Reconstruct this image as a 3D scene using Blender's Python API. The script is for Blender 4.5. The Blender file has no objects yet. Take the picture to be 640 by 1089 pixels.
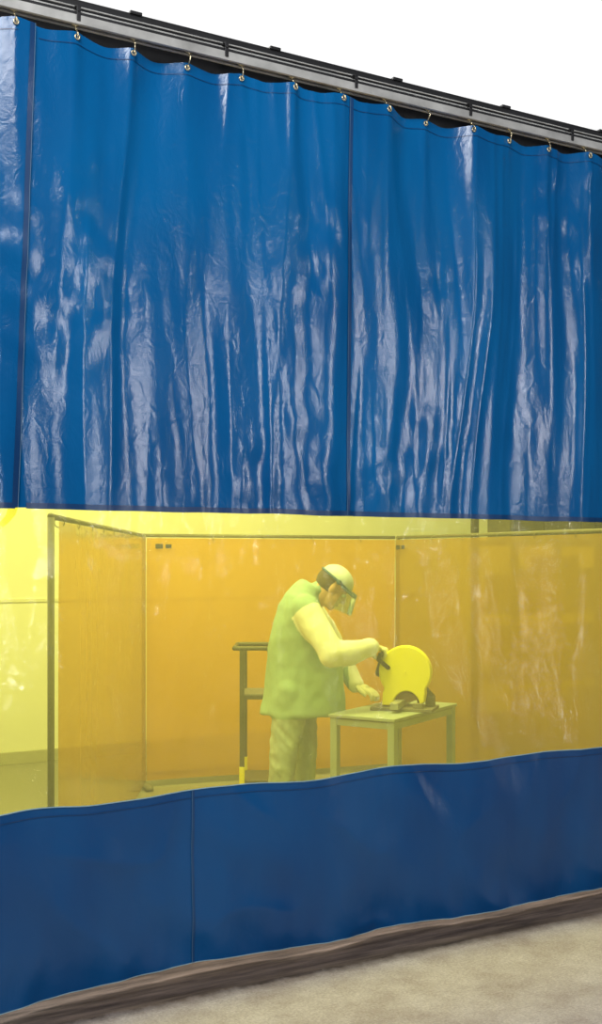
import bpy, bmesh, math, random
from mathutils import Vector, Matrix, noise
random.seed(4)
S=bpy.context.scene
try:
    S.view_settings.view_transform='Standard'; S.view_settings.look='None'
except Exception: pass
CO,SI=0.8712,0.4909
YAW=-math.radians(29.4)
def site(r,d):
    vx=r+1.107; vy=d-4.15
    return (vx*CO+vy*SI, -vx*SI+vy*CO)

# ------------------------------------------------------------ materials
def newmat(name):
    m=bpy.data.materials.new(name); m.use_nodes=True
    nt=m.node_tree; nt.nodes.clear()
    return m,nt,nt.nodes,nt.links
def mat(name,col,rough=0.5,metal=0.0,spec=0.5,var=0.0,vscale=5.0,bump=0.0,bscale=30.0,stretch=(1,1,1),col2=None):
    m,nt,N,L=newmat(name)
    o=N.new('ShaderNodeOutputMaterial'); p=N.new('ShaderNodeBsdfPrincipled')
    L.new(p.outputs[0],o.inputs[0])
    p.inputs['Base Color'].default_value=(*col,1); p.inputs['Roughness'].default_value=rough
    p.inputs['Metallic'].default_value=metal; p.inputs['Specular IOR Level'].default_value=spec
    tc=N.new('ShaderNodeTexCoord'); mp=N.new('ShaderNodeMapping'); mp.inputs['Scale'].default_value=stretch
    L.new(tc.outputs['Object'],mp.inputs[0])
    if var>0 or col2:
        n=N.new('ShaderNodeTexNoise'); n.inputs['Scale'].default_value=vscale; n.inputs['Detail'].default_value=6
        L.new(mp.outputs[0],n.inputs['Vector'])
        r=N.new('ShaderNodeValToRGB')
        c2=col2 if col2 else tuple(c*(1-var) for c in col)
        r.color_ramp.elements[0].position=0.3; r.color_ramp.elements[1].position=0.7
        r.color_ramp.elements[0].color=(*c2,1); r.color_ramp.elements[1].color=(*col,1)
        L.new(n.outputs[0],r.inputs[0]); L.new(r.outputs[0],p.inputs['Base Color'])
    if bump>0:
        n=N.new('ShaderNodeTexNoise'); n.inputs['Scale'].default_value=bscale; n.inputs['Detail'].default_value=4
        L.new(mp.outputs[0],n.inputs['Vector'])
        b=N.new('ShaderNodeBump'); b.inputs['Strength'].default_value=bump; b.inputs['Distance'].default_value=0.01
        L.new(n.outputs[0],b.inputs['Height']); L.new(b.outputs[0],p.inputs['Normal'])
    return m

def vinyl_blue(name,c1,c2,crk=0.5,rough=0.24,spec=0.5):
    m,nt,N,L=newmat(name)
    o=N.new('ShaderNodeOutputMaterial'); p=N.new('ShaderNodeBsdfPrincipled'); L.new(p.outputs[0],o.inputs[0])
    tc=N.new('ShaderNodeTexCoord')
    def ns(scale,detail,st,dist=0.0):
        mp=N.new('ShaderNodeMapping'); mp.inputs['Scale'].default_value=st; L.new(tc.outputs['Object'],mp.inputs[0])
        n=N.new('ShaderNodeTexNoise'); n.inputs['Scale'].default_value=scale; n.inputs['Detail'].default_value=detail
        n.inputs['Distortion'].default_value=dist
        L.new(mp.outputs[0],n.inputs['Vector']); return n
    n0=ns(2.0,3,(1,1,0.4)); r=N.new('ShaderNodeValToRGB')
    r.color_ramp.elements[0].position=0.35; r.color_ramp.elements[1].position=0.65
    r.color_ramp.elements[0].color=(*c1,1); r.color_ramp.elements[1].color=(*c2,1)
    L.new(n0.outputs[0],r.inputs[0]); L.new(r.outputs[0],p.inputs['Base Color'])
    n3=ns(6,4,(1,1,.5)); mr=N.new('ShaderNodeMapRange'); mr.inputs[3].default_value=rough-0.04; mr.inputs[4].default_value=rough+0.08
    L.new(n3.outputs[0],mr.inputs[0]); L.new(mr.outputs[0],p.inputs['Roughness'])
    nA=ns(6,2,(1,1,0.15),0.2); nB=ns(17,3,(1,1,0.6),0.9)
    bA=N.new('ShaderNodeBump'); bA.inputs['Strength'].default_value=crk*.55; bA.inputs['Distance'].default_value=0.03
    L.new(nA.outputs[0],bA.inputs['Height'])
    ab=N.new('ShaderNodeMath'); ab.operation='SUBTRACT'; ab.inputs[1].default_value=0.5; L.new(nB.outputs[0],ab.inputs[0])
    ab2=N.new('ShaderNodeMath'); ab2.operation='ABSOLUTE'; L.new(ab.outputs[0],ab2.inputs[0])
    bB=N.new('ShaderNodeBump'); bB.inputs['Strength'].default_value=crk*0.38; bB.inputs['Distance'].default_value=0.014
    L.new(ab2.outputs[0],bB.inputs['Height']); L.new(bA.outputs[0],bB.inputs['Normal'])
    nC=ns(420,0,(1,1,1)); bC=N.new('ShaderNodeBump'); bC.inputs['Strength'].default_value=0.10; bC.inputs['Distance'].default_value=0.002
    L.new(nC.outputs[0],bC.inputs['Height']); L.new(bB.outputs[0],bC.inputs['Normal'])
    L.new(bC.outputs[0],p.inputs['Normal'])
    p.inputs['Specular IOR Level'].default_value=spec
    return m

def film(name,tint,milk,milkcol,bump=0.2,st=(1,1,.5)):
    m,nt,N,L=newmat(name)
    o=N.new('ShaderNodeOutputMaterial')
    t=N.new('ShaderNodeBsdfTransparent'); t.inputs[0].default_value=(*tint,1)
    d=N.new('ShaderNodeBsdfDiffuse'); d.inputs[0].default_value=(*milkcol,1)
    tr=N.new('ShaderNodeBsdfTranslucent'); tr.inputs[0].default_value=(*milkcol,1)
    md=N.new('ShaderNodeMixShader'); md.inputs[0].default_value=0.5; L.new(d.outputs[0],md.inputs[1]); L.new(tr.outputs[0],md.inputs[2])
    m1=N.new('ShaderNodeMixShader'); m1.inputs[0].default_value=milk; L.new(t.outputs[0],m1.inputs[1]); L.new(md.outputs[0],m1.inputs[2])
    g=N.new('ShaderNodeBsdfGlossy'); g.inputs['Roughness'].default_value=0.10
    fr=N.new('ShaderNodeFresnel'); fr.inputs[0].default_value=1.45
    tc=N.new('ShaderNodeTexCoord'); mp=N.new('ShaderNodeMapping'); mp.inputs['Scale'].default_value=st; L.new(tc.outputs['Object'],mp.inputs[0])
    n=N.new('ShaderNodeTexNoise'); n.inputs['Scale'].default_value=9; n.inputs['Detail'].default_value=6; n.inputs['Distortion'].default_value=1.6
    L.new(mp.outputs[0],n.inputs['Vector'])
    b=N.new('ShaderNodeBump'); b.inputs['Strength'].default_value=bump; b.inputs['Distance'].default_value=0.02
    L.new(n.outputs[0],b.inputs['Height']); L.new(b.outputs[0],g.inputs['Normal'])
    m2=N.new('ShaderNodeMixShader'); L.new(fr.outputs[0],m2.inputs[0]); L.new(m1.outputs[0],m2.inputs[1]); L.new(g.outputs[0],m2.inputs[2])
    L.new(m2.outputs[0],o.inputs[0])
    return m

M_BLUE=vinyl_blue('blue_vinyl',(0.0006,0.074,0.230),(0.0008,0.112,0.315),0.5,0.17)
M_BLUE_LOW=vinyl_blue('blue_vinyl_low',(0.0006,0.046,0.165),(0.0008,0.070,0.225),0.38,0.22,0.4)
M_HEM=vinyl_blue('blue_vinyl_hem',(0.001,0.03,0.11),(0.001,0.045,0.15),0.25,0.3)
M_YEL=film('yellow_film',(0.97,0.95,0.24),0.17,(0.93,0.90,0.26),0.45)
M_ORG=film('orange_film',(0.86,0.48,0.05),0.70,(0.86,0.49,0.04),0.3)
M_ORG2=film('orange_film_clear',(0.86,0.58,0.10),0.55,(0.86,0.52,0.05),0.2)
M_STITCH=mat('stitch_thread',(0.08,0.17,0.28),0.7)
M_PALE=mat('pale_binding',(0.25,0.42,0.50),0.5)
M_STEEL=mat('galvanised_steel',(0.55,0.55,0.53),0.4,0.3,var=.4,vscale=9)
M_DARK=mat('dark_steel',(0.02,0.02,0.022),0.5,0.3,var=.4)
M_BRASS=mat('brass',(0.75,0.65,0.42),0.3,0.9)
M_FRAME=mat('screen_frame_paint',(0.20,0.18,0.11),0.5,var=.2)
M_CART=mat('cart_paint',(0.10,0.09,0.05),0.5,var=.2)
M_WALL=mat('wall_paint',(0.86,0.85,0.66),0.8,var=.06,vscale=1.5)
M_TABLE=mat('grey_paint',(0.40,0.46,0.40),0.5,var=.15)
M_YSAW=mat('yellow_guard',(1.0,0.92,0.01),0.6)
M_RUB=mat('black_rubber',(0.035,0.03,0.03),0.6)
M_GREY=mat('cast_grey',(0.22,0.20,0.16),0.6,var=.3)
M_WHEEL=mat('abrasive_wheel',(0.25,0.17,0.10),0.9,bump=.4,bscale=200)
M_JACK=mat('green_welding_jacket',(0.38,0.56,0.44),0.85,var=.2,vscale=5,bump=.5,bscale=12)
M_SLEEVE=mat('pale_leather_sleeve',(0.90,0.92,0.82),0.85,var=.10,vscale=9,bump=.5,bscale=16)
M_PANTS=mat('grey_denim',(0.60,0.72,0.72),0.9,var=.35,vscale=14,bump=.6,bscale=16,stretch=(1,1,.5))
M_SKIN=mat('skin',(0.80,0.48,0.26),0.6,var=.12,vscale=20)
M_HAIR=mat('hair',(0.10,0.07,0.04),0.7,bump=.6,bscale=90)
M_CAP=mat('hard_hat_shell',(0.78,0.88,0.92),0.35,var=.1,vscale=20)
M_BAND=mat('headband_navy',(0.03,0.10,0.20),0.5)
M_GLOVE=mat('glove_leather',(0.80,0.78,0.55),0.85,var=.2,vscale=20)
M_SHOE=mat('boot_leather',(0.06,0.04,0.03),0.5)
M_VIS=film('visor_clear',(0.80,0.93,0.98),0.18,(0.75,0.95,1.0),0.0)
M_EYE=mat('eye',(0.9,0.9,0.9),0.2)

def floor_mat():
    m,nt,N,L=newmat('concrete_floor')
    o=N.new('ShaderNodeOutputMaterial'); p=N.new('ShaderNodeBsdfPrincipled'); L.new(p.outputs[0],o.inputs[0])
    p.inputs['Roughness'].default_value=0.75; p.inputs['Specular IOR Level'].default_value=0.3
    tc=N.new('ShaderNodeTexCoord')
    def ns(scale,det,st=(1,1,1),ro=.65):
        mp=N.new('ShaderNodeMapping'); mp.inputs['Scale'].default_value=st; L.new(tc.outputs['Object'],mp.inputs[0])
        n=N.new('ShaderNodeTexNoise'); n.inputs['Scale'].default_value=scale; n.inputs['Detail'].default_value=det; n.inputs['Roughness'].default_value=ro
        L.new(mp.outputs[0],n.inputs['Vector']); return n
    a=ns(3.5,12,ro=.75); r=N.new('ShaderNodeValToRGB'); L.new(a.outputs[0],r.inputs[0])
    e=r.color_ramp.elements; e[0].position=.30; e[0].color=(.33,.265,.25,1); e[1].position=.66; e[1].color=(.56,.50,.50,1)
    f=ns(90,5,(1,1,1),.8); rf=N.new('ShaderNodeMapRange'); rf.inputs[1].default_value=.3; rf.inputs[2].default_value=.7; rf.inputs[3].default_value=.62; rf.inputs[4].default_value=1.22; L.new(f.outputs[0],rf.inputs[0])
    mul=N.new('ShaderNodeMix'); mul.data_type='RGBA'; mul.blend_type='MULTIPLY'; mul.inputs[0].default_value=1
    L.new(r.outputs[0],mul.inputs[6]); L.new(rf.outputs[0],mul.inputs[7])
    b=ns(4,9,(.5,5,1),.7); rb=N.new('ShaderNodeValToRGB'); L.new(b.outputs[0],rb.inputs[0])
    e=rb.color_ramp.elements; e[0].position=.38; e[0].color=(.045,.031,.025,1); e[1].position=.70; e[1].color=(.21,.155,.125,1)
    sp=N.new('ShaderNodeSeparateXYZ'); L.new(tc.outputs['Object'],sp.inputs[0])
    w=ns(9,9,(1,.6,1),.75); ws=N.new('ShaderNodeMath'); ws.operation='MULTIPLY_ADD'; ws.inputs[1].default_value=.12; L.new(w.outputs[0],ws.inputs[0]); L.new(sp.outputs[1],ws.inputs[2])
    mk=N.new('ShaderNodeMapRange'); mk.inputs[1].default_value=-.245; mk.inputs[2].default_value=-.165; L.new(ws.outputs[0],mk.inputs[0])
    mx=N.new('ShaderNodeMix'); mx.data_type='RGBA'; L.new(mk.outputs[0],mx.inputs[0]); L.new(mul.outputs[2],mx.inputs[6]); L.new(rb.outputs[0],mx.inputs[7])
    mk2=N.new('ShaderNodeMapRange'); mk2.inputs[1].default_value=.5; mk2.inputs[2].default_value=.8; L.new(sp.outputs[1],mk2.inputs[0])
    mx2=N.new('ShaderNodeMix'); mx2.data_type='RGBA'; mx2.inputs[7].default_value=(.30,.28,.20,1); L.new(mk2.outputs[0],mx2.inputs[0]); L.new(mx.outputs[2],mx2.inputs[6])
    L.new(mx2.outputs[2],p.inputs['Base Color'])
    bu=N.new('ShaderNodeBump'); bu.inputs['Strength'].default_value=.45; bu.inputs['Distance'].default_value=.01
    L.new(f.outputs[0],bu.inputs['Height']); L.new(bu.outputs[0],p.inputs['Normal'])
    return m
M_FLOOR=floor_mat()

# ------------------------------------------------------------ mesh helpers
def empty(name,loc=(0,0,0),rz=0.0):
    e=bpy.data.objects.new(name,None); e.location=loc; e.rotation_euler=(0,0,rz); e.empty_display_size=.1
    S.collection.objects.link(e); return e
def finish(name,bm,mats,parent=None,smooth=False,bevel=0.0,recalc=True):
    if recalc: bmesh.ops.recalc_face_normals(bm,faces=bm.faces[:])
    me=bpy.data.meshes.new(name); bm.to_mesh(me); bm.free()
    o=bpy.data.objects.new(name,me); S.collection.objects.link(o)
    if not isinstance(mats,(list,tuple)): mats=[mats]
    for m in mats: me.materials.append(m)
    if smooth:
        for p in me.polygons: p.use_smooth=True
    if bevel>0:
        md=o.modifiers.new('bev','BEVEL'); md.width=bevel; md.segments=2; md.limit_method='ANGLE'
    if parent: o.parent=parent
    return o
def box(bm,c,s,rot=None):
    M=Matrix.Translation(Vector(c))
    if rot is not None: M=M@rot.to_4x4()
    M=M@Matrix.Diagonal((s[0],s[1],s[2],1))
    bmesh.ops.create_cube(bm,size=1,matrix=M)
def cone(bm,p1,p2,r1,r2=None,seg=16):
    if r2 is None: r2=r1
    p1=Vector(p1);p2=Vector(p2); d=p2-p1
    if d.length<1e-6: return
    q=d.to_track_quat('Z','Y').to_matrix().to_4x4()
    bmesh.ops.create_cone(bm,cap_ends=True,segments=seg,radius1=r1,radius2=r2,depth=d.length,matrix=Matrix.Translation((p1+p2)/2)@q)
def ball(bm,c,r,scale=(1,1,1),rot=None,seg=16):
    M=Matrix.Translation(Vector(c))
    if rot is not None: M=M@rot.to_4x4()
    M=M@Matrix.Diagonal((scale[0],scale[1],scale[2],1))
    bmesh.ops.create_uvsphere(bm,u_segments=seg,v_segments=max(8,seg*3//4),radius=r,matrix=M)
def chain(bm,pts,rs,seg=16):
    for i,p in enumerate(pts):
        ball(bm,p,rs[i],seg=seg)
        if i: cone(bm,pts[i-1],p,rs[i-1],rs[i],seg)
def torus(bm,c,R,r,axis=(0,1,0),n=20,m=8):
    q=Vector(axis).to_track_quat('Z','Y').to_matrix(); rows=[]
    for i in range(n):
        a=2*math.pi*i/n; row=[]
        for j in range(m):
            b=2*math.pi*j/m
            v=Vector(((R+r*math.cos(b))*math.cos(a),(R+r*math.cos(b))*math.sin(a),r*math.sin(b)))
            row.append(bm.verts.new(Vector(c)+q@v))
        rows.append(row)
    for i in range(n):
        for j in range(m):
            bm.faces.new((rows[i][j],rows[(i+1)%n][j],rows[(i+1)%n][(j+1)%m],rows[i][(j+1)%m]))
def loft(bm,secs,seg=28):
    rows=[]
    for (cx,cy,cz,rx,ry,tilt) in secs:
        row=[]
        for i in range(seg):
            a=2*math.pi*i/seg
            x=rx*math.cos(a); y=ry*math.sin(a)
            row.append(bm.verts.new((cx+x*math.cos(tilt),cy+y,cz-x*math.sin(tilt))))
        rows.append(row)
    for k in range(len(rows)-1):
        for i in range(seg):
            bm.faces.new((rows[k][i],rows[k][(i+1)%seg],rows[k+1][(i+1)%seg],rows[k+1][i]))
    bm.faces.new(rows[0][::-1]); bm.faces.new(rows[-1])
def extrude_poly(bm,pts,y0,y1):
    a=[bm.verts.new((x,y0,z)) for x,z in pts]; b=[bm.verts.new((x,y1,z)) for x,z in pts]
    n=len(pts)
    bm.faces.new(a); bm.faces.new(b[::-1])
    for i in range(n): bm.faces.new((a[i],b[i],b[(i+1)%n],a[(i+1)%n]))
def remesh(o,vox,smooth=4,fac=.5):
    md=o.modifiers.new('r','REMESH'); md.mode='VOXEL'; md.voxel_size=vox
    if smooth:
        s=o.modifiers.new('s','SMOOTH'); s.iterations=smooth; s.factor=fac
    dg=bpy.context.evaluated_depsgraph_get()
    me=bpy.data.meshes.new_from_object(o.evaluated_get(dg)); mats=[m for m in o.data.materials]
    o.modifiers.clear(); o.data=me
    me.materials.clear()
    for m in mats: me.materials.append(m)
    for p in me.polygons: p.use_smooth=True; p.material_index=0
    return o
def sstep(a,b,x):
    t=max(0.0,min(1.0,(x-a)/(b-a))); return t*t*(3-2*t)

# ------------------------------------------------------------ room shell
bm=bmesh.new(); box(bm,(3,0,-.05),(26,22,.1)); finish('floor',bm,M_FLOOR)
bm=bmesh.new(); box(bm,(3,5.1,1.75),(22,.2,3.5)); finish('wall_back',bm,M_WALL)
bm=bmesh.new(); box(bm,(3,4.995,1.33),(22,.012,.03)); finish('trim_1',bm,mat('trim_paint',(.74,.72,.50),.6),bevel=.003)
bm=bmesh.new(); box(bm,(3,4.985,.05),(22,.03,.10)); finish('baseboard_back',bm,mat('baseboard_paint',(.42,.40,.26),.6),bevel=.004)

# ------------------------------------------------------------ curtain
HK0,HKS=0.286-0.235*6,0.235
HOOKS=[HK0+HKS*i for i in range(24)]
ZT,ZU,ZL,ZB=3.655,1.85,0.73,0.025
def nz(a,b,c=0.0): return noise.noise(Vector((a,b,c)))
def disp(s,z):
    ph=2*math.pi*(s-0.286)/HKS
    top=math.exp(-(ZT-z)/0.40)
    y=-0.007*math.cos(ph)*top
    up=sstep(.6,2.2,z)
    # irregular, gently wandering vertical folds
    y+=nz(s*2.1+.1*z,z*.20,3.1)*(.045+.055*up)
    w=.10*nz(s*1.5,z*.9,17)
    f=nz((s+w)*4.6,z*.40,7.7); y+=f*.040*(.25+.75*up)
    g=nz((s+w)*9.0+2,z*.5,1.3); y+=(abs(g)-.25)*.018*up
    k=(s-HK0)/HKS; kf=k-math.floor(k+.5)
    y+=-.006*math.exp(-(kf*kf)/.010)*math.exp(-(ZT-z)/.5)
    # creases radiating down from a few hooks
    kk=math.floor(k+.5)
    for m_ in (-1,0,1):
        q=kk+m_; dd=(s-(HK0+q*HKS))
        lean=.30*nz(q*3.7,2.2); dd-=lean*(ZT-z)
        if abs(dd)<.1:
            amp=.5+nz(q*1.9,8.8)*1.5
            if amp>0: y+=-.007*amp*math.exp(-(dd/.018)**2)*math.exp(-(ZT-z)/1.1)*up
    h=nz(s*14+z*1.5,z*2.2,5); y+=h*.003*up
    # local crumples, stronger in patches
    c=sstep(.0,.40,nz(s*1.9,z*1.3,41)); y+=c*.008*nz(s*10,z*8,6)*up
    lo=1-sstep(.5,1.6,z)
    y+=-.12*(1-sstep(-.15,.60,s))*(1-sstep(.3,1.9,z))
    y+=.016*math.sin(s*4.3+.6)*lo+ nz(s*1.7,z*.8,9)*.04*lo
    h2=1-abs(nz(s*2.2+z*1.3,z*1.3-s,52)); y+=-(h2**6)*.008*lo
    y+=nz(s*6+z*4,z*3-s*2,61)*.010*lo
    bot=1-sstep(.03,.35,z); h3=nz(s*12,z*5,4); y+=h3*.007*bot
    return y
def zwarp(s,z):
    ph=2*math.pi*(s-0.286)/HKS
    dz=-.013*(.5-.5*math.cos(ph))*math.exp(-(ZT-z)/.12)
    dz+=(.007*math.sin(s*7.5+1)+.006*nz(s*5,0))*math.exp(-((z-ZL)/.12)**2)
    dz+=.006*nz(s*4,3)*math.exp(-((z-ZU)/.1)**2)
    dz+=(.006*nz(s*3.5,8)+.012*math.exp(-((s-.75)/.6)**2))*math.exp(-((z-ZB)/.2)**2)
    return z+dz
def P(s,z,off=0.0): return Vector((s,disp(s,z)+off,zwarp(s,z)))
def sheet(name,s0f,s1f,z0,z1,ns,nzv,m,parent,off=0.0):
    verts=[];faces=[]
    for j in range(nzv+1):
        z=z0+(z1-z0)*j/nzv; a=s0f(z); b=s1f(z)
        for i in range(ns+1):
            verts.append(P(a+(b-a)*i/ns,z,off))
    w=ns+1
    for j in range(nzv):
        for i in range(ns): faces.append((j*w+i,j*w+i+1,(j+1)*w+i+1,(j+1)*w+i))
    me=bpy.data.meshes.new(name); me.from_pydata([tuple(v) for v in verts],[],faces); me.materials.append(m)
    me.polygons.foreach_set('use_smooth',[True]*len(me.polygons))
    o=bpy.data.objects.new(name,me); S.collection.objects.link(o); o.parent=parent; return o
cur=empty('welding_curtain')
def edge(z):
    if z>=ZU: return .125-.055*(ZT-z)/1.8
    return .07-.25*(1-sstep(ZU-.25,ZU,z))
E0=lambda z: edge(z)-.03
E1=lambda z: 4.4
sheet('upper_panel',E0,E1,ZU,ZT,540,150,M_BLUE,cur)
sheet('window_film',E0,E1,ZL,ZU,300,40,M_YEL,cur)
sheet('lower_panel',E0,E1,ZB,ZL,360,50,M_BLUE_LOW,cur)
A0=lambda z:-1.2
sheet('side_upper_panel',A0,edge,ZU,ZT,140,150,M_BLUE,cur,-.014)
sheet('side_window_film',A0,edge,ZL,ZU,90,40,M_YEL,cur,-.014)
sheet('side_lower_panel',A0,edge,ZB,ZL,110,50,M_BLUE_LOW,cur,-.014)
def ribbon_v(name,sf,w,z0,z1,m,off,n=160):
    sheet(name,lambda z:sf(z)-w/2,lambda z:sf(z)+w/2,z0,z1,2,n,m,cur,off)
def ribbon_h(name,s0,s1,z0,z1,m,off,n=420,rows=2):
    sheet(name,lambda z:s0,lambda z:s1,z0,z1,n,rows,m,cur,off)
ribbon_v('upper_seam',lambda z:1.505,.020,ZU,ZT-.002,M_HEM,-.003)
ribbon_v('upper_seam_stitch',lambda z:1.499,.002,ZU,ZT-.002,M_STITCH,-.0045)
ribbon_v('lower_seam',lambda z:.773,.012,ZB,ZL,M_HEM,-.003)
ribbon_v('lower_seam_stitch',lambda z:.768,.002,ZB,ZL,M_STITCH,-.0045)
ribbon_v('side_edge_hem',lambda z:edge(z)-.010,.020,ZU,ZT,M_HEM,-.017)
ribbon_v('side_edge_stitch',lambda z:edge(z)-.001,.002,ZU,ZT,M_STITCH,-.0185)
for nm,a,b,off in (('',.10,4.4,0.0),('side_',-1.2,.06,-.014)):
    ribbon_h(nm+'top_hem_stitch',a+.04 if not nm else a,b,ZT-.048,ZT-.045,M_HEM,off-.002,rows=1)
    ribbon_h(nm+'upper_bottom_hem',a,b,ZU-.004,ZU+.018,M_HEM,off-.003)
    if nm: b=-.18
    else: a=-.2
    ribbon_h(nm+'lower_top_binding',a,b,ZL-.002,ZL+.002,M_PALE,off-.004,rows=1)
    ribbon_h(nm+'lower_top_hem',a,b,ZL-.034,ZL-.031,M_HEM,off-.003,rows=1)
    ribbon_h(nm+'bottom_hem_edge',a,b,ZB,ZB+.003,M_PALE,off-.003,rows=1)

bm=bmesh.new()
for s in HOOKS:
    if -1.2<s<4.4:
        off=-.014 if s<.1 else 0
        p=P(s,ZT-.020,off-.004); torus(bm,p,.009,.003)
finish('grommets',bm,M_BRASS,cur,True)
bm=bmesh.new()
for s in HOOKS:
    if -1.2<s<4.4:
        off=-.014 if s<.1 else 0
        p=P(s,ZT-.020,off)
        pts=[p+Vector((0,-.008,-.006)),p+Vector((0,-.014,.006)),Vector((s,-.014,ZT+.010)),Vector((s,0,ZT+.025)),Vector((s,.0,ZT+.045))]
        chain(bm,pts,[.0028]*5,8)
        cone(bm,(s-.012,0,ZT+.042),(s+.012,0,ZT+.042),.011,seg=12)
finish('hooks_and_rollers',bm,M_BRASS,cur,True)

# ------------------------------------------------------------ overhead track
trk=empty('curtain_track')
X0,X1=-1.45,4.65; XM=(X0+X1)/2; XL=X1-X0
bm=bmesh.new()
box(bm,(XM,-.022,3.700),(XL,.004,.030)); box(bm,(XM,.022,3.700),(XL,.004,.030)); box(bm,(XM,0,3.717),(XL,.048,.004))
box(bm,(XM,-.016,3.686),(XL,.010,.003)); box(bm,(XM,.016,3.686),(XL,.010,.003))
finish('roller_channel',bm,M_STEEL,trk)
bm=bmesh.new()
box(bm,(XM,-.012,3.727),(XL,.012,.012))
box(bm,(XM,.08,3.800),(XL,.10,.006)); box(bm,(XM,.033,3.776),(XL,.006,.044)); box(bm,(XM,.10,3.69),(XL,.006,.16))
finish('support_angle',bm,M_DARK,trk)
bm=bmesh.new(); cone(bm,(X0,.005,3.742),(X1,.005,3.742),.007,seg=12); cone(bm,(X0,.02,3.770),(X1,.02,3.770),.003,seg=8); finish('conduit',bm,M_STEEL,trk)
bm=bmesh.new()
x=-.95
while x<4.6:
    box(bm,(x,.01,3.752),(.022,.07,.008)); box(bm,(x,-.027,3.725),(.016,.004,.058)); box(bm,(x+.25,.035,3.805),(.05,.03,.012))
    cone(bm,(x,-.034,3.735),(x,-.028,3.735),.006,seg=6); x+=.62
finish('hanger_brackets',bm,M_DARK,trk,bevel=.002)
bm=bmesh.new()
for x in (X0+.03,X1-.03):
    box(bm,(x,.15,1.85),(.08,.08,3.70)); box(bm,(x,.15,.006),(.2,.2,.012)); box(bm,(x,.07,3.705),(.06,.18,.04))
finish('end_posts',bm,M_DARK,trk,bevel=.004)

# ------------------------------------------------------------ orange screens
def screen(p0,p1,h,m,seed,posts=(True,True),tag=True,amp=1.0):
    a=Vector((*site(*p0),0)); b=Vector((*site(*p1),0)); d=b-a; L=d.length
    e=empty('welding_screen',a,math.atan2(d.y,d.x))
    bm=bmesh.new(); r=.015
    for x,on in ((0,posts[0]),(L,posts[1])):
        if on:
            cone(bm,(x,0,.03),(x,0,h-.01),r); ball(bm,(x,0,h-.01),r*1.05)
            box(bm,(x,0,.02),(.05,.4,.03)); 
            for yy in (-.18,.18): ball(bm,(x,yy,.012),.018,scale=(1,1,.6))
    cone(bm,(0,0,h-.01),(L,0,h-.01),.013)
    cone(bm,(0,0,.10),(L,0,.10),.012)
    finish('frame',bm,M_FRAME,e,True)
    n=int(L/.03); k=60; vs=[];fs=[]
    for j in range(k+1):
        z=.05+(h-.03-.05)*j/k
        for i in range(n+1):
            x=.012+(L-.024)*i/n
            y=.030+amp*(.018*nz(x*2+seed,z*.6,seed)+.006*nz(x*6,z*1.5,seed))
            y+=amp*.012*abs(nz(x*6+z*5,z*6,seed))*sstep(1.5,1.8,z)
            vs.append((x,-y,z))
    for j in range(k):
        for i in range(n): fs.append((j*(n+1)+i,j*(n+1)+i+1,(j+1)*(n+1)+i+1,(j+1)*(n+1)+i))
    me=bpy.data.meshes.new('vinyl_sheet'); me.from_pydata(vs,[],fs); me.materials.append(m)
    me.polygons.foreach_set('use_smooth',[True]*len(me.polygons))
    o=bpy.data.objects.new('vinyl_sheet',me); S.collection.objects.link(o); o.parent=e
    bm=bmesh.new(); c=.12
    while c<L:
        torus(bm,(c,-.014,h-.032),.022,.0025,axis=(1,0,0),n=16,m=6); c+=.4
    finish('hanging_rings',bm,M_FRAME,e,True)
    if tag:
        bm=bmesh.new(); box(bm,(.10,-.062,h-.09),(.055,.003,.035)); box(bm,(.17,-.062,h-.09),(.045,.003,.03)); finish('label_tags',bm,M_RUB,e)
    return e
screen((-1.055,4.76),(-1.16,8.22),1.85,M_ORG2,1.0,(True,False),False,.25)
screen((-1.15,8.25),(.745,8.98),1.85,M_ORG,5.0,(True,False))
screen((.77,8.98),(2.35,5.95),1.85,M_ORG2,9.0,(True,True),True,.6)

# ------------------------------------------------------------ work table
tx,ty=site(.575,6.91)
tb=empty('work_table',(tx,ty,0),YAW+math.radians(57.9))
bm=bmesh.new(); box(bm,(0,0,.740),(.86,.44,.020)); finish('top',bm,M_TABLE,tb,bevel=.004)
bm=bmesh.new()
for sx in (-1,1):
    for sy in (-1,1):
        box(bm,(sx*.40,sy*.19,.365),(.045,.045,.73)); box(bm,(sx*.40,sy*.19,.004),(.07,.07,.008))
finish('legs',bm,M_TABLE,tb,bevel=.004)
bm=bmesh.new()
for sy in (-1,1): box(bm,(0,sy*.195,.705),(.76,.025,.04)); box(bm,(0,sy*.195,.22),(.76,.025,.035))
for sx in (-1,1): box(bm,(sx*.405,0,.705),(.025,.34,.04)); box(bm,(sx*.405,0,.22),(.025,.34,.035))
finish('aprons_and_stretchers',bm,M_TABLE,tb,bevel=.003)

# ------------------------------------------------------------ chop saw
sx_,sy_=site(.635,6.85)
saw=empty('chop_saw',(sx_,sy_,.75),YAW-math.radians(17))
C=Vector((0,0,.230))
bm=bmesh.new()
pts=[]
R=.160
for i in range(41):
    a=math.radians(-38+ (218+38)*i/40); pts.append((R*math.cos(a),C.z+R*math.sin(a)))
pts+= [(-.136,.10),(-.140,.026),(-.088,.024)]
for i in range(17):
    a=math.radians(175-170*i/16); pts.append((.010+.082*math.cos(a),.030+.085*math.sin(a)))
pts+=[(.118,.050),(.126,.10)]
extrude_poly(bm,pts,-.035,.03)
finish('wheel_guard',bm,M_YSAW,saw,bevel=.008)
bm=bmesh.new(); cone(bm,(0,-.041,C.z),(0,-.034,C.z),.010,seg=6)
finish('arbor_nut',bm,M_YSAW,saw)
bm=bmesh.new(); cone(bm,(0,-.003,.185),(0,.003,.185),.140,seg=64); finish('abrasive_wheel',bm,M_WHEEL,saw)
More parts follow.
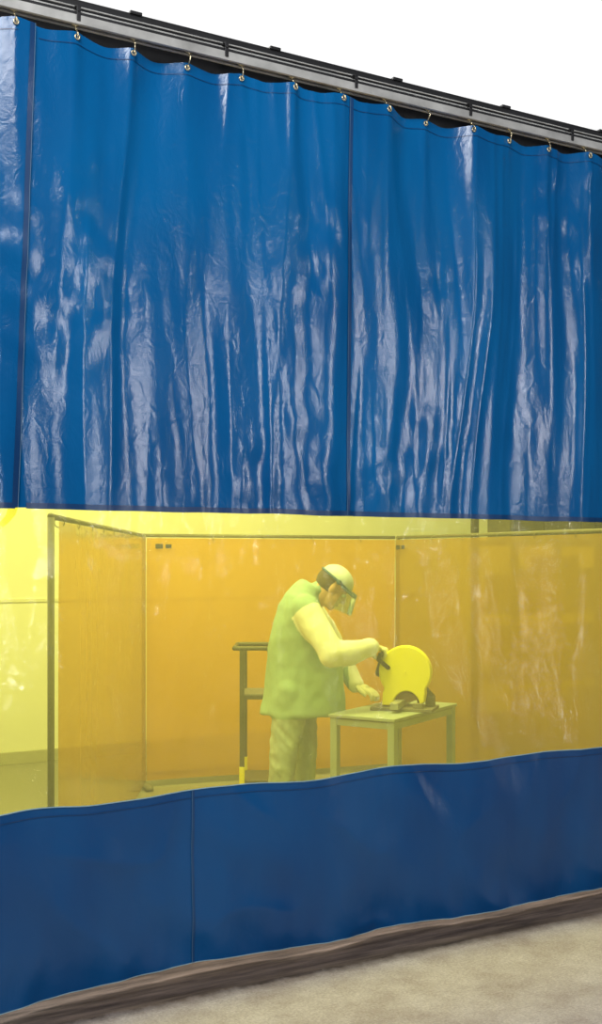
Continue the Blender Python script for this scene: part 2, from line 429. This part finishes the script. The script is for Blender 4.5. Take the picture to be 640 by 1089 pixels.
bm=bmesh.new(); cone(bm,(0,.03,C.z),(0,.16,C.z),.052,.046,24); cone(bm,(0,.16,C.z),(0,.18,C.z),.046,.03,24)
cone(bm,(-.02,.05,C.z+.02),(.15,.06,.07),.028,.024,14)
for i in range(6): torus(bm,(0,.06+i*.015,C.z),.051,.003,n=24,m=6)
finish('motor_and_arm',bm,M_GREY,saw,True)
bm=bmesh.new()
box(bm,(-.01,.02,.010),(.38,.24,.020)); box(bm,(.14,.06,.050),(.05,.07,.06)); box(bm,(.09,-.075,.035),(.06,.03,.03)); box(bm,(.075,.09,.045),(.02,.14,.04))
finish('base_and_vise',bm,M_GREY,saw,bevel=.003)
bm=bmesh.new(); box(bm,(-.03,.0,.042),(.05,.40,.04)); finish('steel_workpiece',bm,M_STEEL,saw,bevel=.003)
hx=-.145; hz=.335
bm=bmesh.new()
chain(bm,[(-.02,.05,C.z+.03),(-.10,.055,hz-.075),(hx-.012,.055,hz-.03),(hx,.055,hz)],[.018,.017,.015,.015])
chain(bm,[(-.10,.04,hz-.08),(-.10,-.04,hz-.08),(hx-.012,-.055,hz-.03),(hx,-.055,hz)],[.013,.013,.013,.014])
chain(bm,[(hx,-.055,hz),(hx,.055,hz)],[.016,.016])
chain(bm,[(hx-.012,.05,hz-.03),(hx-.03,.05,hz-.12),(-.10,.05,hz-.14)],[.018,.026,.024])
finish('grip_handle',bm,M_RUB,saw,True)

# ------------------------------------------------------------ tool cart (square tube frame, one raised handle end)
qx,qy=site(-.20,7.45)
st=empty('tool_cart',(qx,qy,0),YAW)
bm=bmesh.new()
for a in (-1,1):
    box(bm,(-.18,a*.19,.58),(.030,.030,1.0)); box(bm,(.18,a*.19,.43),(.030,.030,.72))
    box(bm,(0,a*.19,.775),(.36,.022,.025)); box(bm,(0,a*.19,.22),(.36,.022,.025))
    chain(bm,[(-.23,a*.19,1.09),(-.02,a*.19,1.09)],[.014,.014],12)
    chain(bm,[(-.02,a*.19,1.09),(.01,a*.19,1.06),(.01,a*.19,.79)],[.014,.010,.010],12)
chain(bm,[(-.23,-.19,1.09),(-.23,.19,1.09)],[.014,.014],12)
finish('tube_frame',bm,M_CART,st)
bm=bmesh.new(); box(bm,(0,0,.790),(.36,.37,.008)); box(bm,(0,0,.235),(.36,.37,.008)); finish('trays',bm,M_GREY,st,bevel=.002)
bm=bmesh.new()
for a in (-1,1):
    for x in (-.18,.18):
        cone(bm,(x,a*.19-.012,.04),(x,a*.19+.012,.04),.04,seg=20); box(bm,(x,a*.19,.065),(.02,.035,.03))
finish('wheels',bm,M_RUB,st,True)
bm=bmesh.new()
for a in (-1,1): box(bm,(-.18,a*.19,.27),(.034,.034,.12))
finish('yellow_sleeves',bm,M_YSAW,st,bevel=.003)

# ------------------------------------------------------------ storage rack behind the right-hand screen
rx_,ry_=site(2.35,9.6)
rk=empty('storage_rack',(rx_,ry_,0),0)
bm=bmesh.new()
for x in (-.9,0,.9):
    for y in (-.25,.25): box(bm,(x,y,1.25),(.05,.05,2.5))
for z in (.15,.7,1.25,1.8,2.4): box(bm,(0,0,z),(1.85,.55,.04))
finish('rack_frame',bm,M_DARK,rk,bevel=.003)
bm=bmesh.new()
for z in (.17,.72,1.27,1.82):
    x=-.82
    while x<.72:
        w=random.uniform(.12,.3); h=random.uniform(.2,.42)
        if x+w<.85: box(bm,(x+w/2,random.uniform(-.05,.05),z+h/2+.002),(w*.92,.4,h))
        x+=w
finish('stored_boxes',bm,mat('crate_brown',(.10,.085,.05),.8,col2=(.03,.03,.02),vscale=2),rk,bevel=.006)

# ------------------------------------------------------------ worker
wx,wy=site(0,7.0)
wk=empty('worker',(wx,wy,0),YAW)
legs=[([(-.05,-.09,.86),(-.105,-.10,.48),(-.135,-.10,.10)],[.120,.088,.070]),
      ([(-.03,.10,.86),(.02,.12,.48),(-.01,.13,.10)],[.120,.088,.070])]
armN=([(.035,-.165,1.365),(.100,-.235,1.235),(.185,-.300,1.095),(.30,-.26,1.105),(.415,-.185,1.13)],[.086,.082,.078,.074,.058])
armF=([(.04,.165,1.36),(.14,.235,1.23),(.22,.245,1.08),(.29,.18,.97),(.345,.11,.875)],[.086,.078,.074,.066,.055])
bm=bmesh.new()
loft(bm,[(.005,0,.705,.262,.215,0),(.01,0,.72,.268,.22,0),(.02,0,.85,.250,.205,.03),(.02,0,1.0,.234,.190,.05),(.005,0,1.12,.208,.188,.08),
         (-.01,0,1.25,.168,.198,.15),(-.005,0,1.35,.146,.204,.22),(.015,0,1.42,.122,.188,.3),(.035,0,1.47,.095,.13,.4),(.065,0,1.51,.070,.08,.5)])
for pts,rs in legs: chain(bm,pts,rs,20)
chain(bm,armN[0],armN[1],20); chain(bm,armF[0],armF[1],20)
chain(bm,[(.06,0,1.44),(.16,0,1.51)],[.065,.058],16)
torus(bm,(.085,0,1.485),.068,.016,axis=(.55,0,.83),n=24,m=8)
for (lx,ly) in ((-.135,-.10),(-.01,.13)):
    ball(bm,(lx-.01,ly,.06),.06,scale=(1,.85,1)); ball(bm,(lx+.10,ly,.045),.055,scale=(1.6,.85,.8)); box(bm,(lx+.06,ly,.012),(.27,.09,.024))
body=finish('clothed_body',bm,[M_JACK,M_SLEEVE,M_PANTS,M_SKIN,M_SHOE],wk,True)
remesh(body,.010,4)
def dseg(p,a,b,ra,rb):
    ab=b-a; t=max(0,min(1,(p-a).dot(ab)/ab.length_squared)); return (p-(a+ab*t)).length-(ra+(rb-ra)*t)
def darm(p,arm,st=0):
    P_,R_=arm; return min(dseg(p,Vector(P_[i]),Vector(P_[i+1]),R_[i],R_[i+1]) for i in range(st,len(P_)-1))
me=body.data
for v in me.vertices:
    p=v.co; n=v.normal
    if p.z<.10: continue
    fold=noise.noise(Vector((p.x*8+p.z*3,p.y*8,p.z*2.5)))
    a=.012*fold+.005*noise.noise(Vector((p.x*20,p.y*20,p.z*14)))
    if p.z<.70: a+=.007*(1-abs(noise.noise(Vector((p.x*9,p.y*9,p.z*16+p.x*12))))*2)-.004
    v.co=p+n*a
def armpart(c,arm):
    if darm(c,arm)>.022: return False
    a=Vector(arm[0][0]); b=Vector(arm[0][2]); d=(b-a).normalized()
    return (c-a).dot(d)>.015 and abs(c.y)>.12 or c.x>.30
for f in me.polygons:
    c=f.center; k=0
    if c.z<.115: k=4
    elif c.z<.695 : k=2
    elif armpart(c,armN) or armpart(c,armF): k=1
    elif dseg(c,Vector((.08,0,1.46)),Vector((.16,0,1.51)),.065,.058)<.012 and c.x>.10 and c.z>1.50: k=3
    f.material_index=k
for f in me.polygons:
    if f.center.z>.66 and f.normal.z<-.7 and f.material_index==2: f.material_index=0

hd=empty('head',(.200,0,1.487)); hd.rotation_euler=(0,math.radians(42),0); hd.parent=wk; hd.scale=(1.05,1.05,1.05)
bm=bmesh.new()
ball(bm,(-.012,0,.030),.090,scale=(1.05,.86,.98),seg=24)
ball(bm,(.025,0,-.035),.066,scale=(.95,.90,1.2),seg=20)
ball(bm,(.058,0,-.095),.026,scale=(1,1.2,.8))
ball(bm,(.030,0,-.080),.045,scale=(1.0,1.05,.8))
cone(bm,(.078,0,.012),(.106,0,-.028),.009,.013); ball(bm,(.104,0,-.030),.015,scale=(.9,1,.8))
for a in (-1,1):
    ball(bm,(.068,a*.030,.022),.018,scale=(1,1.4,.6)); ball(bm,(.050,a*.040,-.030),.025)
    ball(bm,(-.005,a*.080,-.005),.030,scale=(.6,.32,1.1)); ball(bm,(.095,a*.010,-.034),.009)
ball(bm,(.083,0,-.058),.017,scale=(.6,1.5,.45)); ball(bm,(.080,0,-.068),.016,scale=(.6,1.3,.45))
chain(bm,[(-.03,0,-.04),(-.03,0,-.13)],[.058,.058])
face=finish('face',bm,[M_SKIN],hd,True); remesh(face,.0045,3)
bm=bmesh.new()
for a in (-1,1): ball(bm,(.076,a*.031,.006),.011)
finish('eyes',bm,M_EYE,hd,True)
bm=bmesh.new()
for a in (-1,1): ball(bm,(.085,a*.031,.006),.005)
ball(bm,(-.038,0,.018),.090,scale=(.95,.90,.95),seg=24)
finish('hair',bm,M_HAIR,hd,True)
bm=bmesh.new()
seg=32; rows=[]
for j in range(10):
    t=j/9*math.pi/2
    rows.append([bm.verts.new((-.012+.108*math.cos(t)*math.cos(2*math.pi*i/seg),.094*math.cos(t)*math.sin(2*math.pi*i/seg),.045+.088*math.sin(t))) for i in range(seg)])
for j in range(9):
    for i in range(seg): bm.faces.new((rows[j][i],rows[j][(i+1)%seg],rows[j+1][(i+1)%seg],rows[j+1][i]))
bmesh.ops.remove_doubles(bm,verts=bm.verts[:],dist=.0005)
o=finish('hat_crown',bm,M_CAP,hd,True); sm=o.modifiers.new('t','SOLIDIFY'); sm.thickness=.004
bm=bmesh.new(); rowsb=[]
for k in range(5):
    rr=.100+.050*k/4; row=[]
    for i in range(17):
        a=math.radians(-75+150*i/16); row.append(bm.verts.new((-.012+rr*math.cos(a)*1.03,.092/.1*rr*math.sin(a)*.95,.048-.012*k/4)))
    rowsb.append(row)
for k in range(4):
    for i in range(16): bm.faces.new((rowsb[k][i],rowsb[k][i+1],rowsb[k+1][i+1],rowsb[k+1][i]))
o=finish('hat_brim',bm,M_BAND,hd,True); sm=o.modifiers.new('t','SOLIDIFY'); sm.thickness=.004
bm=bmesh.new(); torus(bm,(0,0,0),.112,.008,axis=(0,0,1),n=32)
bmesh.ops.transform(bm,matrix=Matrix.Translation((-.01,0,.045))@Matrix.Diagonal((1,.9,1,1)),verts=bm.verts[:])
for a in (-1,1): cone(bm,(.0,a*.098,.045),(.0,a*.112,.045),.016,seg=16)
finish('visor_headband',bm,M_BAND,hd,True)
bm=bmesh.new(); rows=[]
for k in range(9):
    z=.060-.175*k/8; row=[]
    for i in range(21):
        a=math.radians(-70+140*i/20); row.append(bm.verts.new((.005+(.132+.055*k/8)*math.cos(a),.114*math.sin(a),z+.06*(k/8)*math.cos(a))))
    rows.append(row)
for k in range(8):
    for i in range(20): bm.faces.new((rows[k][i],rows[k][i+1],rows[k+1][i+1],rows[k+1][i]))
finish('face_shield',bm,M_VIS,hd,True)

def to_w(xs,ys,zs):
    a=-math.radians(17); return Vector((.635+xs*math.cos(a)-ys*math.sin(a),-.15+xs*math.sin(a)+ys*math.cos(a),.75+zs))
G=to_w(hx,0,hz)
bx=Vector((math.cos(-math.radians(17)),math.sin(-math.radians(17)),0)); by=Vector((-bx.y,bx.x,0)); bz=Vector((0,0,1))
bm=bmesh.new()
def H(a,r,o): 
    a=math.radians(a); return G+bx*(r*math.cos(a))+bz*(r*math.sin(a))+by*o
wr=Vector(armN[0][-1])
chain(bm,[wr-bx*.02,wr+bx*.02],[.040,.034])
for k,(o,l) in enumerate(((-.033,.95),(-.011,1.05),(.011,1.0),(.033,.85))):
    kn=H(112,.036,o)
    cone(bm,wr+by*o*.5+bx*.01,kn,.020,.015,12); ball(bm,kn,.0135)
    chain(bm,[kn,H(112-62*l,.031,o*1.02),H(112-120*l,.028,o*1.02),H(112-175*l,.027,o)],[.0125,.0115,.0105,.0095],12)
ball(bm,(wr+H(112,.034,0))/2+bz*.0,.030,scale=(1.3,1.2,.65))
th=wr+bx*.02-by*.026-bz*.008
chain(bm,[th,H(205,.040,-.040),H(250,.030,-.034),H(290,.027,-.026)],[.017,.014,.0125,.010],12)
h=finish('right_glove',bm,[M_GLOVE],wk,True); remesh(h,.0035,2)
bm=bmesh.new(); w2=Vector(armF[0][-1]); dirv=Vector((.72,-.45,-.30)).normalized(); sd=Vector((0,0,1)).cross(dirv).normalized(); upv=dirv.cross(sd)
chain(bm,[w2-dirv*.02,w2+dirv*.02],[.040,.034])
for k,(o,l) in enumerate(((-.034,.85),(-.011,1.0),(.011,1.05),(.034,.95))):
    kn=w2+dirv*.095+sd*o
    cone(bm,w2+dirv*.02+sd*o*.5,kn,.019,.014,12)
    p1=kn+dirv*.036*l+upv*-.004+sd*o*.15; p2=p1+dirv*.024*l-upv*.014; p3=p2+dirv*.010*l-upv*.018
    chain(bm,[kn,p1,p2,p3],[.0135,.012,.011,.0095],12)
ball(bm,w2+dirv*.055,.034,scale=(1.2,1.1,.7))
t0=w2+dirv*.03-sd*.03
chain(bm,[t0,t0+dirv*.03-sd*.025-upv*.008,t0+dirv*.06-sd*.028-upv*.016,t0+dirv*.078-sd*.022-upv*.024],[.018,.0145,.0125,.010],12)
h=finish('left_glove',bm,[M_GLOVE],wk,True); remesh(h,.0035,2)

# ------------------------------------------------------------ lights
def area(name,loc,target,size,power,col=(1,1,1)):
    l=bpy.data.lights.new(name,'AREA'); l.shape='RECTANGLE'; l.size=size[0]; l.size_y=size[1]; l.energy=power; l.color=col
    o=bpy.data.objects.new(name,l); o.location=loc
    o.rotation_euler=(Vector(target)-Vector(loc)).to_track_quat('-Z','Y').to_euler(); S.collection.objects.link(o); return o
area('added_streak_light',(1.7,-5.6,3.1),(1.0,0,2.2),(.14,2.0),56)  # added narrow source, no fixture; its reflection draws streaks on the blue vinyl
area('added_streak_light.001',(5.6,-5.4,3.3),(2.0,0,2.2),(.14,2.0),64)  # second added source for vinyl streaks, further right
area('added_low_streak_light',(7.4,-5.6,.95),(2.6,0,1.0),(.25,1.1),13)  # added low source, no doorway there; makes streaks on film and skirt
area('added_front_fill',(-1.8,-4.2,6.2),(1.4,0,1.2),(2.5,2.5),340)  # unseen soft fill added to set the diffuse level before the curtain
area('added_booth_fill',(2.2,1.6,4.6),(2.0,3.0,.8),(3.5,1.6),210,(1,.98,.92))  # fill added above the booth to brighten the interior, no fixture
area('added_booth_fill.001',(-.3,2.2,4.6),(.6,3.2,.8),(2,2),90,(1,.98,.92))  # second added booth fill, to the left
area('added_worker_fill',(.2,.9,2.9),(2.0,2.8,1.0),(1.2,.8),35,(1,.98,.92))  # fill added behind the curtain to brighten the worker's camera side

w=bpy.data.worlds.new('hall_daylight'); S.world=w; w.use_nodes=True
nt=w.node_tree; N=nt.nodes; L=nt.links; N.clear()
o=N.new('ShaderNodeOutputWorld'); bg=N.new('ShaderNodeBackground'); L.new(bg.outputs[0],o.inputs[0])
tc=N.new('ShaderNodeTexCoord'); sp=N.new('ShaderNodeSeparateXYZ'); L.new(tc.outputs['Generated'],sp.inputs[0])
r=N.new('ShaderNodeValToRGB'); mr=N.new('ShaderNodeMapRange'); mr.inputs[1].default_value=-1; mr.inputs[2].default_value=1
L.new(sp.outputs[1],mr.inputs[0]); L.new(mr.outputs[0],r.inputs[0])
e=r.color_ramp.elements; e[0].position=.50; e[0].color=(.040,.050,.062,1); e[1].position=.64; e[1].color=(1,1,1,1)
L.new(r.outputs[0],bg.inputs[0]); bg.inputs[1].default_value=1.05

# ------------------------------------------------------------ camera
cd=bpy.data.cameras.new('camera'); cd.sensor_fit='HORIZONTAL'; cd.sensor_width=36; cd.lens=67.5; cd.shift_y=52.5/640
co=bpy.data.objects.new('camera',cd); co.location=(-1.073,-4.158,1.65); co.rotation_euler=(math.radians(90),0,YAW)
S.collection.objects.link(co); S.camera=co
